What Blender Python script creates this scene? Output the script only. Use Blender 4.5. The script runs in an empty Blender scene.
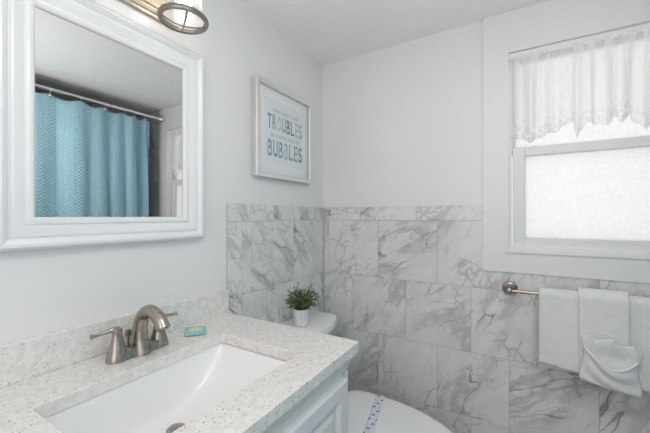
import bpy, bmesh, math, random
from mathutils import Vector, Matrix, noise as mnoise

sc = bpy.context.scene
COL = sc.collection
PI = math.pi

# ------------------------------------------------------------------ camera
CAM = Vector((1.01, 0.0, 1.25))
cd = bpy.data.cameras.new('camera')
cd.sensor_width = 36.0
cd.lens = 324.0 / 650.0 * 36.0
cd.clip_start = 0.02
cam = bpy.data.objects.new('camera', cd)
cam.location = CAM
cam.rotation_euler = (math.radians(90), 0, math.radians(31))
COL.objects.link(cam)
sc.camera = cam

# ------------------------------------------------------------------ world, lights, exposure
w = bpy.data.worlds.new('sky')
sc.world = w
w.use_nodes = True
wn = w.node_tree
wn.nodes['Background'].inputs[0].default_value = (1.0, 0.985, 0.965, 1)
wn.nodes['Background'].inputs[1].default_value = 1.10

def area(name, loc, rot, sx, sy, power, col=(1, 1, 1)):
    d = bpy.data.lights.new(name, 'AREA')
    d.shape = 'RECTANGLE'
    d.size, d.size_y, d.energy, d.color = sx, sy, power, col
    o = bpy.data.objects.new(name, d)
    o.location, o.rotation_euler = loc, rot
    COL.objects.link(o)
    return o

# unseen fill lights added to even out the room, not fixtures of it
area('upward_fill_light', (1.25, 0.18, 1.20), (math.radians(180), 0, 0), 0.6, 0.5, 8.0, (1.0, 0.907, 0.882))  # added fill facing up, brightens the ceiling for soft bounce
area('overhead_fill_light', (1.20, 0.37, 2.14), (0, 0, 0), 0.4, 0.4, 5.6, (1.0, 0.912, 0.888))  # added fill facing down, lifts worktop, toilet lid, towels and lower tiles
area('rear_fill_light', (0.95, -0.86, 1.45), (math.radians(90), 0, 0), 1.1, 1.3, 7.0, (1.0, 0.912, 0.888))  # added fill from behind the camera, in front of the closed door

vs = sc.view_settings
vs.view_transform = 'Standard'
vs.look = 'None'
vs.exposure = 0.10
vs.gamma = 1.0
vs.use_curve_mapping = False
sc.cycles.use_denoising = True
sc.cycles.max_bounces = 10
sc.cycles.diffuse_bounces = 6
sc.cycles.sample_clamp_indirect = 8.0
sc.cycles.caustics_reflective = False
sc.cycles.caustics_refractive = False
BULB = 10.5

# ------------------------------------------------------------------ material helpers
def srgb(r, g, b):
    f = lambda c: (c / 255 / 12.92) if c / 255 <= 0.04045 else ((c / 255 + 0.055) / 1.055) ** 2.4
    return (f(r), f(g), f(b), 1.0)

class NT:
    def __init__(self, name):
        self.m = bpy.data.materials.new(name)
        self.m.use_nodes = True
        self.t = self.m.node_tree
        self.b = self.t.nodes['Principled BSDF']
        self.out = self.t.nodes['Material Output']
    def n(self, kind, **kw):
        nd = self.t.nodes.new(kind)
        for k, v in kw.items():
            setattr(nd, k, v)
        return nd
    def l(self, a, b):
        self.t.links.new(a, b)
    def val(self, inp, v):
        if isinstance(v, (int, float, tuple, list)):
            inp.default_value = v
        else:
            self.l(v, inp)
    def math(self, op, a, b=None, c=None, clamp=False):
        nd = self.n('ShaderNodeMath', operation=op)
        nd.use_clamp = clamp
        self.val(nd.inputs[0], a)
        if b is not None: self.val(nd.inputs[1], b)
        if c is not None: self.val(nd.inputs[2], c)
        return nd.outputs[0]
    def mapr(self, v, a, b, c=0.0, d=1.0, smooth=True):
        nd = self.n('ShaderNodeMapRange')
        nd.interpolation_type = 'SMOOTHSTEP' if smooth else 'LINEAR'
        self.l(v, nd.inputs[0])
        for i, q in enumerate((a, b, c, d)):
            nd.inputs[1 + i].default_value = q
        return nd.outputs[0]
    def mix(self, f, a, b):
        nd = self.n('ShaderNodeMix', data_type='RGBA')
        self.val(nd.inputs[0], f); self.val(nd.inputs[6], a); self.val(nd.inputs[7], b)
        return nd.outputs[2]
    def noise(self, vec, scale, detail=3, rough=0.5, dist=0.0, dims='3D'):
        nd = self.n('ShaderNodeTexNoise', noise_dimensions=dims)
        if vec is not None: self.l(vec, nd.inputs['Vector'])
        nd.inputs['Scale'].default_value = scale
        nd.inputs['Detail'].default_value = detail
        nd.inputs['Roughness'].default_value = rough
        nd.inputs['Distortion'].default_value = dist
        return nd.outputs[0]
    def voro(self, vec, scale, feature='F1', rnd=1.0):
        nd = self.n('ShaderNodeTexVoronoi', feature=feature)
        if vec is not None: self.l(vec, nd.inputs['Vector'])
        nd.inputs['Scale'].default_value = scale
        nd.inputs['Randomness'].default_value = rnd
        return nd
    def coord(self, which='Object'):
        return self.n('ShaderNodeTexCoord').outputs[which]
    def mapping(self, vec, scale=(1, 1, 1), rot=(0, 0, 0)):
        nd = self.n('ShaderNodeMapping')
        self.l(vec, nd.inputs[0])
        nd.inputs['Scale'].default_value = scale
        nd.inputs['Rotation'].default_value = rot
        return nd.outputs[0]
    def bump(self, h, strength, dist=0.002):
        nd = self.n('ShaderNodeBump')
        nd.inputs['Strength'].default_value = strength
        nd.inputs['Distance'].default_value = dist
        self.l(h, nd.inputs['Height'])
        self.l(nd.outputs[0], self.b.inputs['Normal'])
        return nd.outputs[0]
    def set(self, col=None, rough=None, metal=None, **kw):
        if col is not None: self.val(self.b.inputs['Base Color'], col)
        if rough is not None: self.val(self.b.inputs['Roughness'], rough)
        if metal is not None: self.b.inputs['Metallic'].default_value = metal
        for k, v in kw.items():
            self.b.inputs[k.replace('_', ' ')].default_value = v
        return self.m

def m_paint(name, col, rough, bump_s=0.08, scale=140, vary=0.02, dist=0.001):
    t = NT(name)
    c = t.coord()
    n = t.noise(c, 3.0, 2)
    k = t.mapr(n, 0.3, 0.7, 0, 1)
    c2 = tuple(min(1, x * (1 - vary)) for x in col[:3]) + (1,)
    t.set(t.mix(k, col, c2), rough)
    t.bump(t.noise(c, scale, 3, 0.6), bump_s, dist)
    return t.m

M = {}
M['wall'] = m_paint('wall_paint', (0.81, 0.80, 0.795, 1), 0.32, 0.06, 90, 0.02)
M['ceiling'] = m_paint('ceiling_texture', (0.90, 0.895, 0.89, 1), 0.75, 0.45, 38, 0.03, 0.006)
M['white_wood'] = m_paint('white_painted_wood', (0.84, 0.84, 0.84, 1), 0.28, 0.03, 60, 0.01)
M['trim'] = m_paint('trim_paint', (0.80, 0.80, 0.80, 1), 0.33, 0.03, 50, 0.015)
M['cabinet'] = m_paint('cabinet_paint', (0.74, 0.74, 0.75, 1), 0.35, 0.03, 70, 0.02)
M['porcelain'] = m_paint('white_porcelain', (0.86, 0.862, 0.862, 1), 0.16, 0.0, 30, 0.01)
M['plastic'] = m_paint('white_plastic', (0.82, 0.825, 0.83, 1), 0.22, 0.0, 30, 0.01)
M['rubber'] = m_paint('dark_gap', (0.05, 0.05, 0.05, 1), 0.6, 0.0, 30, 0.01)
M['floor'] = m_paint('floor_tile', (0.50, 0.46, 0.42, 1), 0.4, 0.1, 12, 0.2)
M['mat_board'] = m_paint('white_mat_board', (0.80, 0.82, 0.83, 1), 0.7, 0.05, 200, 0.01)
M['paper'] = m_paint('print_paper', (0.76, 0.78, 0.79, 1), 0.7, 0.02, 200, 0.01)

def m_flat(name, col, rough=0.6):
    return m_paint(name, col, rough, 0.02, 150, 0.06)
M['ink_dark'] = m_flat('slate_blue_ink', srgb(138, 162, 176))
M['ink_mid'] = m_flat('teal_ink', srgb(160, 188, 196))
M['ink_light'] = m_flat('pale_aqua_ink', srgb(192, 214, 218))
M['ink_faint'] = m_flat('pale_grey_ink', srgb(182, 192, 198))

def marble():
    t = NT('marble_tile')
    uv = t.coord('UV')
    def warp(vec, scale, amt, detail=2.0):
        nn = t.n('ShaderNodeTexNoise'); t.l(vec, nn.inputs['Vector'])
        nn.inputs['Scale'].default_value = scale; nn.inputs['Detail'].default_value = detail
        sub = t.n('ShaderNodeVectorMath', operation='SUBTRACT'); t.l(nn.outputs[1], sub.inputs[0]); sub.inputs[1].default_value = (.5, .5, .5)
        scl = t.n('ShaderNodeVectorMath', operation='SCALE'); t.l(sub.outputs[0], scl.inputs[0]); scl.inputs['Scale'].default_value = amt
        add = t.n('ShaderNodeVectorMath', operation='ADD'); t.l(vec, add.inputs[0]); t.l(scl.outputs[0], add.inputs[1])
        return add.outputs[0]
    def ridge(vec, scale, wdt, detail=2.5, rough=0.5):
        n = t.noise(vec, scale, detail, rough)
        a = t.math('ABSOLUTE', t.math('SUBTRACT', n, 0.5))
        return t.mapr(a, 0.0, wdt, 1.0, 0.0)
    wu = warp(warp(uv, 3.5, 0.075, 1.0), 22.0, 0.018, 3.0)
    p = t.mapping(wu, (1.0, 0.28, 1.0))
    p2 = t.mapping(wu, (0.45, 1.0, 1.0), (0, 0, 0.5))
    zone = t.mapr(t.noise(t.mapping(uv, (1, .45, 1)), 5.0, 1), 0.42, 0.60, 0.0, 1.0)
    zone2 = t.mapr(t.noise(t.mapping(uv, (.7, 1, 1), (0, 0, 1.0)), 5.5, 1), 0.50, 0.62, 0.0, 1.0)
    soft = t.math('MULTIPLY', ridge(p, 8.0, 0.085, 3, 0.55), t.math('ADD', 0.15, zone))
    fine = t.math('MULTIPLY', ridge(p, 13.0, 0.014, 2, 0.5), t.math('ADD', 0.25, zone))
    fine2 = t.math('MULTIPLY', ridge(p2, 7.0, 0.008, 2, 0.5), 0.7)
    dark = t.math('MULTIPLY', ridge(warp(p, 9, 0.05), 6.0, 0.011, 2, 0.5), zone)
    v = t.voro(warp(t.mapping(wu, (1, .7, 1)), 14.0, 0.06), 15.0, 'DISTANCE_TO_EDGE')
    crack = t.math('MULTIPLY', t.mapr(v.outputs[0], 0.0, 0.075, 1.0, 0.0), zone2)
    cloud = t.mapr(t.noise(p, 6.0, 5, 0.65), 0.40, 0.78, 0, 0.40)
    base = t.mix(cloud, (0.77, 0.768, 0.755, 1), (0.53, 0.533, 0.53, 1))
    c = t.mix(t.math('MULTIPLY', soft, 0.46), base, (0.36, 0.36, 0.355, 1))
    c = t.mix(t.math('MULTIPLY', fine, 0.38), c, (0.26, 0.255, 0.25, 1))
    c = t.mix(t.math('MULTIPLY', fine2, 0.35), c, (0.30, 0.29, 0.28, 1))
    c = t.mix(t.math('MULTIPLY', crack, 0.42), c, (0.24, 0.22, 0.205, 1))
    c = t.mix(t.math('MULTIPLY', dark, 0.70), c, (0.17, 0.155, 0.145, 1))
    t.set(c, 0.20)
    return t.m
M['marble'] = marble()
M['grout'] = m_paint('grout', (0.50, 0.50, 0.49, 1), 0.8, 0.1, 300, 0.05)

def quartz():
    t = NT('speckled_quartz')
    c = t.coord()
    wn_ = t.n('ShaderNodeTexNoise'); t.l(c, wn_.inputs['Vector']); wn_.inputs['Scale'].default_value = 260.0
    scl = t.n('ShaderNodeVectorMath', operation='SCALE'); t.l(wn_.outputs[1], scl.inputs[0]); scl.inputs['Scale'].default_value = 0.006
    add = t.n('ShaderNodeVectorMath', operation='ADD'); t.l(c, add.inputs[0]); t.l(scl.outputs[0], add.inputs[1])
    c = add.outputs[0]
    def chips(scale, size, keep, seed):
        mp = t.n('ShaderNodeMapping'); t.l(c, mp.inputs[0]); mp.inputs['Location'].default_value = (seed, seed * 2.3, seed * 0.7)
        v = t.voro(mp.outputs[0], scale)
        near = t.mapr(v.outputs['Distance'], size * 0.7, size, 1.0, 0.0)
        sep = t.n('ShaderNodeSeparateColor'); t.l(v.outputs['Color'], sep.inputs[0])
        k = t.math('LESS_THAN', sep.outputs[0], keep)
        return t.math('MULTIPLY', near, k), sep.outputs[1]
    base = t.mix(t.mapr(t.noise(c, 60, 3), 0.35, 0.65), (0.82, 0.80, 0.775, 1), (0.73, 0.71, 0.685, 1))
    a, _ = chips(330, 0.40, 0.42, 1.1)
    base = t.mix(t.math('MULTIPLY', a, 0.30), base, (0.30, 0.295, 0.29, 1))
    a, g = chips(210, 0.38, 0.14, 4.7)
    base = t.mix(t.math('MULTIPLY', a, 0.75), base, t.mix(g, (0.10, 0.095, 0.09, 1), (0.38, 0.33, 0.28, 1)))
    a, g = chips(110, 0.25, 0.11, 9.3)
    base = t.mix(t.math('MULTIPLY', a, 0.85), base, t.mix(g, (0.06, 0.055, 0.05, 1), (0.25, 0.22, 0.20, 1)))
    t.set(base, 0.16)
    return t.m
M['quartz'] = quartz()

def metal(name, col, rough):
    t = NT(name)
    n = t.noise(t.coord(), 30, 2)
    t.set(col, t.mapr(n, 0.3, 0.7, rough * 0.85, rough * 1.2), 1.0)
    return t.m
M['nickel'] = metal('brushed_nickel', (0.40, 0.355, 0.32, 1), 0.27)
M['nickel_dark'] = metal('dark_brushed_nickel', (0.28, 0.25, 0.23, 1), 0.32)
M['chrome'] = metal('chrome', (0.88, 0.88, 0.88, 1), 0.22)
M['champagne'] = metal('champagne_metal', (0.56, 0.48, 0.39, 1), 0.42)
M['frame_silver'] = metal('champagne_silver_frame', (0.88, 0.85, 0.83, 1), 0.34)

t = NT('mirror_glass'); M['mirror'] = t.set((0.80, 0.81, 0.81, 1), 0.0, 1.0)

def frosted(name, alb, bump):
    t = NT(name)
    tr = t.n('ShaderNodeBsdfTranslucent'); tr.inputs[0].default_value = alb
    gl = t.n('ShaderNodeBsdfGlossy'); gl.inputs['Roughness'].default_value = 0.3
    mx = t.n('ShaderNodeMixShader'); mx.inputs[0].default_value = 0.06
    c = t.coord()
    v = t.voro(c, 160, 'SMOOTH_F1')
    n = t.noise(c, 60, 4, 0.7)
    h = t.math('ADD', v.outputs['Distance'], n)
    bp = t.n('ShaderNodeBump'); bp.inputs['Strength'].default_value = bump; bp.inputs['Distance'].default_value = 0.003
    t.l(h, bp.inputs['Height']); t.l(bp.outputs[0], tr.inputs['Normal']); t.l(bp.outputs[0], gl.inputs['Normal'])
    t.l(t.mix(t.mapr(h, 0.6, 1.2), alb, tuple(x * .94 for x in alb[:3]) + (1,)), tr.inputs[0])
    t.l(tr.outputs[0], mx.inputs[1]); t.l(gl.outputs[0], mx.inputs[2]); t.l(mx.outputs[0], t.out.inputs[0])
    return t.m
M['frosted'] = frosted('frosted_glass', (0.97, 0.97, 0.97, 1), 0.4)

def sheer():
    t = NT('sheer_fabric')
    uv = t.coord('UV')
    sep = t.n('ShaderNodeSeparateXYZ'); t.l(uv, sep.inputs[0])
    df = t.n('ShaderNodeBsdfDiffuse'); df.inputs[0].default_value = (0.93, 0.93, 0.93, 1)
    tl = t.n('ShaderNodeBsdfTranslucent'); tl.inputs[0].default_value = (0.93, 0.93, 0.93, 1)
    m1 = t.n('ShaderNodeMixShader'); m1.inputs[0].default_value = 0.58
    t.l(df.outputs[0], m1.inputs[1]); t.l(tl.outputs[0], m1.inputs[2])
    tp = t.n('ShaderNodeBsdfTransparent')
    m2 = t.n('ShaderNodeMixShader')
    # v = distance above the hem (m): embroidered flowers there, open eyelets between them
    hem = t.mapr(sep.outputs[1], 0.0, 0.009, 1.0, 0.0)
    band = t.mapr(sep.outputs[1], 0.055, 0.075, 1.0, 0.0)
    v = t.voro(uv, 75, 'F1')
    eye = t.math('MULTIPLY', t.mapr(v.outputs['Distance'], 0.24, 0.32, 1.0, 0.0), t.math('MULTIPLY', band, t.mapr(t.noise(uv, 22, 1), 0.5, 0.56)))
    flower = t.math('MULTIPLY', band, t.mapr(t.noise(uv, 55, 2), 0.46, 0.54))
    pleat = t.mapr(t.noise(t.mapping(uv, (1, 0.03, 1)), 17, 1), 0.42, 0.56)
    op = t.math('ADD', t.math('ADD', 0.40, t.math('MULTIPLY', pleat, 0.38)), t.math('MULTIPLY', flower, 0.26))
    op = t.math('MAXIMUM', op, t.math('MULTIPLY', hem, 0.85))
    op = t.math('MULTIPLY', op, t.math('SUBTRACT', 1.0, eye), clamp=True)
    t.l(op, m2.inputs[0]); t.l(tp.outputs[0], m2.inputs[1]); t.l(m1.outputs[0], m2.inputs[2])
    t.l(m2.outputs[0], t.out.inputs[0])
    return t.m
M['sheer'] = sheer()

def shade_glass():
    t = NT('shade_glass')
    tp = t.n('ShaderNodeBsdfTransparent'); tp.inputs[0].default_value = (0.97, 0.97, 0.97, 1)
    tl = t.n('ShaderNodeBsdfTranslucent'); tl.inputs[0].default_value = (1, 1, 1, 1)
    gl = t.n('ShaderNodeBsdfGlossy'); gl.inputs['Roughness'].default_value = 0.1
    m1 = t.n('ShaderNodeMixShader'); m1.inputs[0].default_value = 0.30
    t.l(tp.outputs[0], m1.inputs[1]); t.l(tl.outputs[0], m1.inputs[2])
    m2 = t.n('ShaderNodeMixShader'); m2.inputs[0].default_value = 0.08
    t.l(m1.outputs[0], m2.inputs[1]); t.l(gl.outputs[0], m2.inputs[2]); t.l(m2.outputs[0], t.out.inputs[0])
    return t.m
M['shade'] = shade_glass()
t = NT('lit_bulb'); M['bulb'] = t.set((1, 1, 1, 1), 0.5, 0.0, Emission_Color=(1.0, 0.93, 0.85, 1), Emission_Strength=BULB)

def curtain_mat():
    t = NT('teal_curtain_fabric')
    uv = t.coord('UV')
    sep = t.n('ShaderNodeSeparateXYZ'); t.l(uv, sep.inputs[0])
    # raised chevrons, 3.4 cm wide columns of zigzag ribs
    px = t.math('PINGPONG', sep.outputs[0], 0.036)
    yy = t.math('ADD', sep.outputs[1], t.math('MULTIPLY', px, 0.9))
    rib = t.math('PINGPONG', yy, 0.0115)
    h = t.mapr(rib, 0.002, 0.009, 0.0, 1.0)
    edge = t.mapr(t.math('PINGPONG', sep.outputs[0], 0.018), 0.0, 0.004, 0.2, 1.0)
    h2 = t.math('MULTIPLY', h, edge)
    col = t.mix(h2, srgb(164, 220, 238), srgb(190, 232, 244))
    t.set(col, 0.75)
    t.b.inputs['Sheen Weight'].default_value = 0.3
    t.bump(h2, 0.7, 0.008)
    tl = t.n('ShaderNodeBsdfTranslucent'); tl.inputs[0].default_value = srgb(120, 200, 215)
    mx = t.n('ShaderNodeMixShader'); mx.inputs[0].default_value = 0.12
    t.l(t.b.outputs[0], mx.inputs[1]); t.l(tl.outputs[0], mx.inputs[2]); t.l(mx.outputs[0], t.out.inputs[0])
    return t.m
M['curtain'] = curtain_mat()

def terry(name, col, s):
    t = NT(name)
    c = t.coord()
    n = t.noise(c, 420, 3, 0.7)
    n2 = t.noise(c, 130, 3, 0.6)
    t.set(col, 0.95)
    t.b.inputs['Sheen Weight'].default_value = 0.3
    t.bump(t.math('ADD', n, n2), s, 0.004)
    return t.m
M['terry'] = terry('white_terry', (0.90, 0.895, 0.89, 1), 0.85)
M['terry_fine'] = terry('white_terry_smooth', (0.88, 0.88, 0.88, 1), 0.35)

def leafmat():
    t = NT('leaf_green')
    oi = t.coord()
    n = t.noise(oi, 120, 2)
    t.set(t.mix(t.mapr(n, 0.35, 0.65), srgb(34, 52, 26), srgb(122, 142, 88)), 0.5)
    return t.m
M['leaf'] = leafmat()
M['stem'] = m_flat('plant_stem', srgb(92, 98, 60))
M['soil'] = m_flat('potting_soil', srgb(60, 50, 40), 0.9)
def potmat():
    t = NT('marbled_white_pot')
    n = t.noise(t.mapping(t.coord(), (1, 1, 0.5)), 60, 3, 0.6)
    a = t.mapr(t.math('ABSOLUTE', t.math('SUBTRACT', n, 0.5)), 0, 0.06, 1, 0)
    t.set(t.mix(t.math('MULTIPLY', a, 0.35), (0.80, 0.80, 0.80, 1), (0.45, 0.45, 0.46, 1)), 0.35)
    return t.m
M['pot'] = potmat()

def soapmat():
    t = NT('printed_soap_wrapper')
    g = t.coord('UV')
    sep = t.n('ShaderNodeSeparateXYZ'); t.l(g, sep.inputs[0])
    n = t.noise(g, 5, 3, 0.6)
    rx = t.math('ABSOLUTE', t.math('SUBTRACT', sep.outputs[0], 0.5))
    ry = t.math('ABSOLUTE', t.math('SUBTRACT', sep.outputs[1], 0.5))
    r = t.math('ADD', t.math('POWER', t.math('MULTIPLY', rx, 2.2), 2.0), t.math('POWER', t.math('MULTIPLY', ry, 2.6), 2.0))
    k = t.mapr(t.math('ADD', r, t.math('MULTIPLY', n, 0.4)), 0.25, 1.0)
    c = t.mix(k, srgb(214, 216, 170), srgb(120, 192, 196))
    c = t.mix(t.mapr(t.noise(t.mapping(g, (3, 14, 1)), 3, 2), 0.52, 0.62), c, srgb(190, 222, 214))
    t.set(c, 0.25)
    return t.m
M['soap'] = soapmat()

def bandmat():
    t = NT('printed_paper_band')
    g = t.coord('UV')
    sep = t.n('ShaderNodeSeparateXYZ'); t.l(g, sep.inputs[0])
    # slanting rows of blue printed blots with pale strokes between
    U, V_ = sep.outputs[0], sep.outputs[1]
    wv = t.math('FRACT', t.math('DIVIDE', t.math('ADD', V_, t.math('MULTIPLY', U, 0.42)), 0.034))
    pu = t.math('FRACT', t.math('DIVIDE', U, 0.030))
    dx = t.math('MULTIPLY', t.math('SUBTRACT', wv, 0.5), 0.034 / 0.0075)
    dy = t.math('MULTIPLY', t.math('SUBTRACT', pu, 0.5), 0.030 / 0.0060)
    r = t.math('ADD', t.math('MULTIPLY', dx, dx), t.math('MULTIPLY', dy, dy))
    r = t.math('ADD', r, t.math('MULTIPLY', t.math('SUBTRACT', t.noise(g, 260, 2), 0.5), 2.2))
    k = t.mapr(r, 0.8, 1.1, 1, 0)
    n2 = t.math('MULTIPLY', t.mapr(t.noise(g, 150, 3), 0.50, 0.56), 0.6)
    c = t.mix(n2, (0.80, 0.82, 0.85, 1), srgb(168, 178, 208))
    c = t.mix(k, c, srgb(44, 128, 176))
    t.set(c, 0.6)
    return t.m
M['band'] = bandmat()

# ------------------------------------------------------------------ mesh helpers
def tag(o, label=None, cat=None, group=None, kind=None):
    if label: o['label'] = label
    if cat: o['category'] = cat
    if group: o['group'] = group
    if kind: o['kind'] = kind
    return o

def empty(name, loc=(0, 0, 0), rz=0.0, parent=None):
    o = bpy.data.objects.new(name, None)
    o.empty_display_size = 0.05
    o.location = loc
    o.rotation_euler = (0, 0, rz)
    COL.objects.link(o)
    if parent: o.parent = parent
    return o

def obj(name, bm, mat, parent=None, smooth=None, origin=None, weld=False):
    """link a bmesh as ONE object. coordinates are world metres; parent empties sit at their own place"""
    if weld: bmesh.ops.remove_doubles(bm, verts=bm.verts, dist=1e-6)
    bmesh.ops.recalc_face_normals(bm, faces=bm.faces)
    me = bpy.data.meshes.new(name)
    off = Vector((0, 0, 0))
    p = parent
    while p is not None:
        off += p.location
        p = p.parent
    if origin is not None:
        org = Vector(origin)
    else:
        org = off.copy() if parent else Vector((0, 0, 0))
    bmesh.ops.translate(bm, verts=bm.verts, vec=-org)
    bm.to_mesh(me); bm.free()
    me.materials.append(mat)
    if smooth is not None:
        for q in me.polygons: q.use_smooth = True
        me.set_sharp_from_angle(angle=math.radians(smooth))
    o = bpy.data.objects.new(name, me)
    o.location = org - off
    COL.objects.link(o)
    if parent: o.parent = parent
    return o

def B():
    return bmesh.new()

def box(bm, x0, x1, y0, y1, z0, z1, bev=0.0, seg=2):
    r = bmesh.ops.create_cube(bm, size=1.0)
    vs_ = r['verts']
    for v in vs_:
        v.co = Vector(((x0 + x1) / 2 + v.co.x * (x1 - x0), (y0 + y1) / 2 + v.co.y * (y1 - y0), (z0 + z1) / 2 + v.co.z * (z1 - z0)))
    if bev > 0:
        es = list({e for v in vs_ for e in v.link_edges})
        bmesh.ops.bevel(bm, geom=es, offset=bev, segments=seg, affect='EDGES', profile=0.5)
    return bm

def lathe(bm, cx, cy, prof, n=32, cap0=True, cap1=True):
    rings = []
    for r, z in prof:
        rings.append([bm.verts.new((cx + r * math.cos(2 * PI * k / n), cy + r * math.sin(2 * PI * k / n), z)) for k in range(n)])
    for a, b in zip(rings, rings[1:]):
        for k in range(n):
            bm.faces.new((a[k], a[(k + 1) % n], b[(k + 1) % n], b[k]))
    if cap0: bm.faces.new(rings[0][::-1])
    if cap1: bm.faces.new(rings[-1])
    return bm

def lathe_axis(bm, base, axis, prof, n=24):
    """profile (radius, distance along axis)"""
    a = Vector(axis).normalized()
    u = a.orthogonal().normalized(); v = a.cross(u)
    rings = []
    for r, d in prof:
        c = Vector(base) + a * d
        rings.append([bm.verts.new(c + (u * math.cos(2 * PI * k / n) + v * math.sin(2 * PI * k / n)) * max(r, 1e-5)) for k in range(n)])
    for p, q in zip(rings, rings[1:]):
        for k in range(n):
            bm.faces.new((p[k], p[(k + 1) % n], q[(k + 1) % n], q[k]))
    bm.faces.new(rings[0][::-1]); bm.faces.new(rings[-1])
    return bm

def catmull(pts, per=8):
    P = [Vector(p) for p in pts]
    P = [P[0] * 2 - P[1]] + P + [P[-1] * 2 - P[-2]]
    out = []
    for i in range(1, len(P) - 2):
        for k in range(per):
            s = k / per
            a, b, c, d = P[i - 1], P[i], P[i + 1], P[i + 2]
            out.append(0.5 * ((2 * b) + (c - a) * s + (2 * a - 5 * b + 4 * c - d) * s * s + (3 * b - a - 3 * c + d) * s ** 3))
    out.append(P[-2])
    return out

def tube(bm, pts, rad, n=12, closed=False, up=None, aspect=None):
    """rad float or list; aspect list = width multiplier on the side axis"""
    P = [Vector(p) for p in pts]
    N = len(P)
    rad = rad if isinstance(rad, (list, tuple)) else [rad] * N
    asp = aspect or [1.0] * N
    rings = []
    prev = None
    for i in range(N):
        if closed: tn = P[(i + 1) % N] - P[i - 1]
        else: tn = P[min(i + 1, N - 1)] - P[max(i - 1, 0)]
        tn.normalize()
        if up is not None:
            u = Vector(up); u = (u - tn * u.dot(tn)).normalized()
        elif prev is None: u = tn.orthogonal().normalized()
        else: u = (prev - tn * prev.dot(tn)).normalized()
        prev = u
        v = tn.cross(u)
        rings.append([bm.verts.new(P[i] + u * math.cos(2 * PI * k / n) * rad[i] * asp[i] + v * math.sin(2 * PI * k / n) * rad[i]) for k in range(n)])
    m = N if closed else N - 1
    for i in range(m):
        a, b = rings[i], rings[(i + 1) % N]
        for k in range(n):
            bm.faces.new((a[k], a[(k + 1) % n], b[(k + 1) % n], b[k]))
    if not closed:
        bm.faces.new(rings[0][::-1]); bm.faces.new(rings[-1])
    return bm

def rect_loft(bm, a0, a1, b0, b1, prof, place, cap=True, back=True):
    """concentric rectangles: prof = (inset, height); place(a, b, h) -> point"""
    rings = []
    for d, h in prof:
        rings.append([bm.verts.new(place(a, b, h)) for a, b in ((a0 + d, b0 + d), (a1 - d, b0 + d), (a1 - d, b1 - d), (a0 + d, b1 - d))])
    for p, q in zip(rings, rings[1:]):
        for k in range(4):
            bm.faces.new((p[k], p[(k + 1) % 4], q[(k + 1) % 4], q[k]))
    if cap: bm.faces.new(rings[-1])
    if back:
        if cap: bm.faces.new(rings[0][::-1])
        else:
            p, q = rings[-1], rings[0]
            for k in range(4):
                bm.faces.new((p[k], p[(k + 1) % 4], q[(k + 1) % 4], q[k]))
    return bm

def grid(bm, nu, nv, f, uvf=None, closed_u=False):
    V = [[bm.verts.new(f(i / nu, j / nv)) for j in range(nv + 1)] for i in range(nu + (0 if closed_u else 1))]
    uvl = bm.loops.layers.uv.verify() if uvf else None
    n = len(V)
    for i in range(nu):
        for j in range(nv):
            fc = bm.faces.new((V[i][j], V[(i + 1) % n][j], V[(i + 1) % n][j + 1], V[i][j + 1]))
            if uvf:
                for lp, (a, b) in zip(fc.loops, ((i, j), (i + 1, j), (i + 1, j + 1), (i, j + 1))):
                    lp[uvl].uv = uvf(a / nu, b / nv)
    return V

def loft(bm, rings, cap0=True, cap1=True):
    R = [[bm.verts.new(p) for p in r] for r in rings]
    n = len(R[0])
    for a, b in zip(R, R[1:]):
        for k in range(n):
            bm.faces.new((a[k], a[(k + 1) % n], b[(k + 1) % n], b[k]))
    if cap0: bm.faces.new(R[0][::-1])
    if cap1: bm.faces.new(R[-1])

def solid(o, th, off=0.0):
    m = o.modifiers.new('thickness', 'SOLIDIFY'); m.thickness = th; m.offset = off
    return o

def sstep(a, b, x):
    t_ = max(0, min(1, (x - a) / (b - a))); return t_ * t_ * (3 - 2 * t_)

# ------------------------------------------------------------------ room shell
YB = 1.66          # back wall
ZC = 2.157         # ceiling
XR = 1.67          # right wall line / tub recess
XA = 2.40          # far wall of the tub recess
YF = -0.90         # wall behind the photographer
T = 0.12

def struct(name, bm, m, **k):
    return tag(obj(name, bm, m, **k), kind='structure')

struct('floor', box(B(), -T, XA + T, YF - T, YB + T, -0.1, 0), M['floor'])
struct('ceiling', box(B(), -T, XA + T, YF - T, YB + T, ZC, ZC + 0.1), M['ceiling'])
struct('wall_left', box(B(), -T, 0, YF - T, YB + T, 0, ZC), M['wall'])
# window opening
WX0, WX1, WZ0, WZ1 = 0.96, 1.56, 1.098, 1.982
bm = B()
box(bm, 0, WX0, YB, YB + T, 0, ZC); box(bm, WX1, XA + T, YB, YB + T, 0, ZC)
box(bm, WX0, WX1, YB, YB + T, 0, WZ0); box(bm, WX0, WX1, YB, YB + T, WZ1, ZC)
struct('wall_back', bm, M['wall'])
struct('wall_right', box(B(), XA, XA + T, 0.10, YB, 0, ZC), M['wall'])
bm = B(); box(bm, XR, XA + T, -0.02, 0.10, 0, ZC); box(bm, XR, XR + T, YF, -0.02, 0, ZC)
struct('wall_alcove', bm, M['wall'])
struct('wall_front', box(B(), 0, XA + T, YF - T, YF, 0, ZC), M['wall'])
bm = B(); box(bm, 0.60, 1.36, YF + 0.0005, YF + 0.03, 0.005, 2.0, 0.003)
door = struct('door_1', bm, M['white_wood'])

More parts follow.
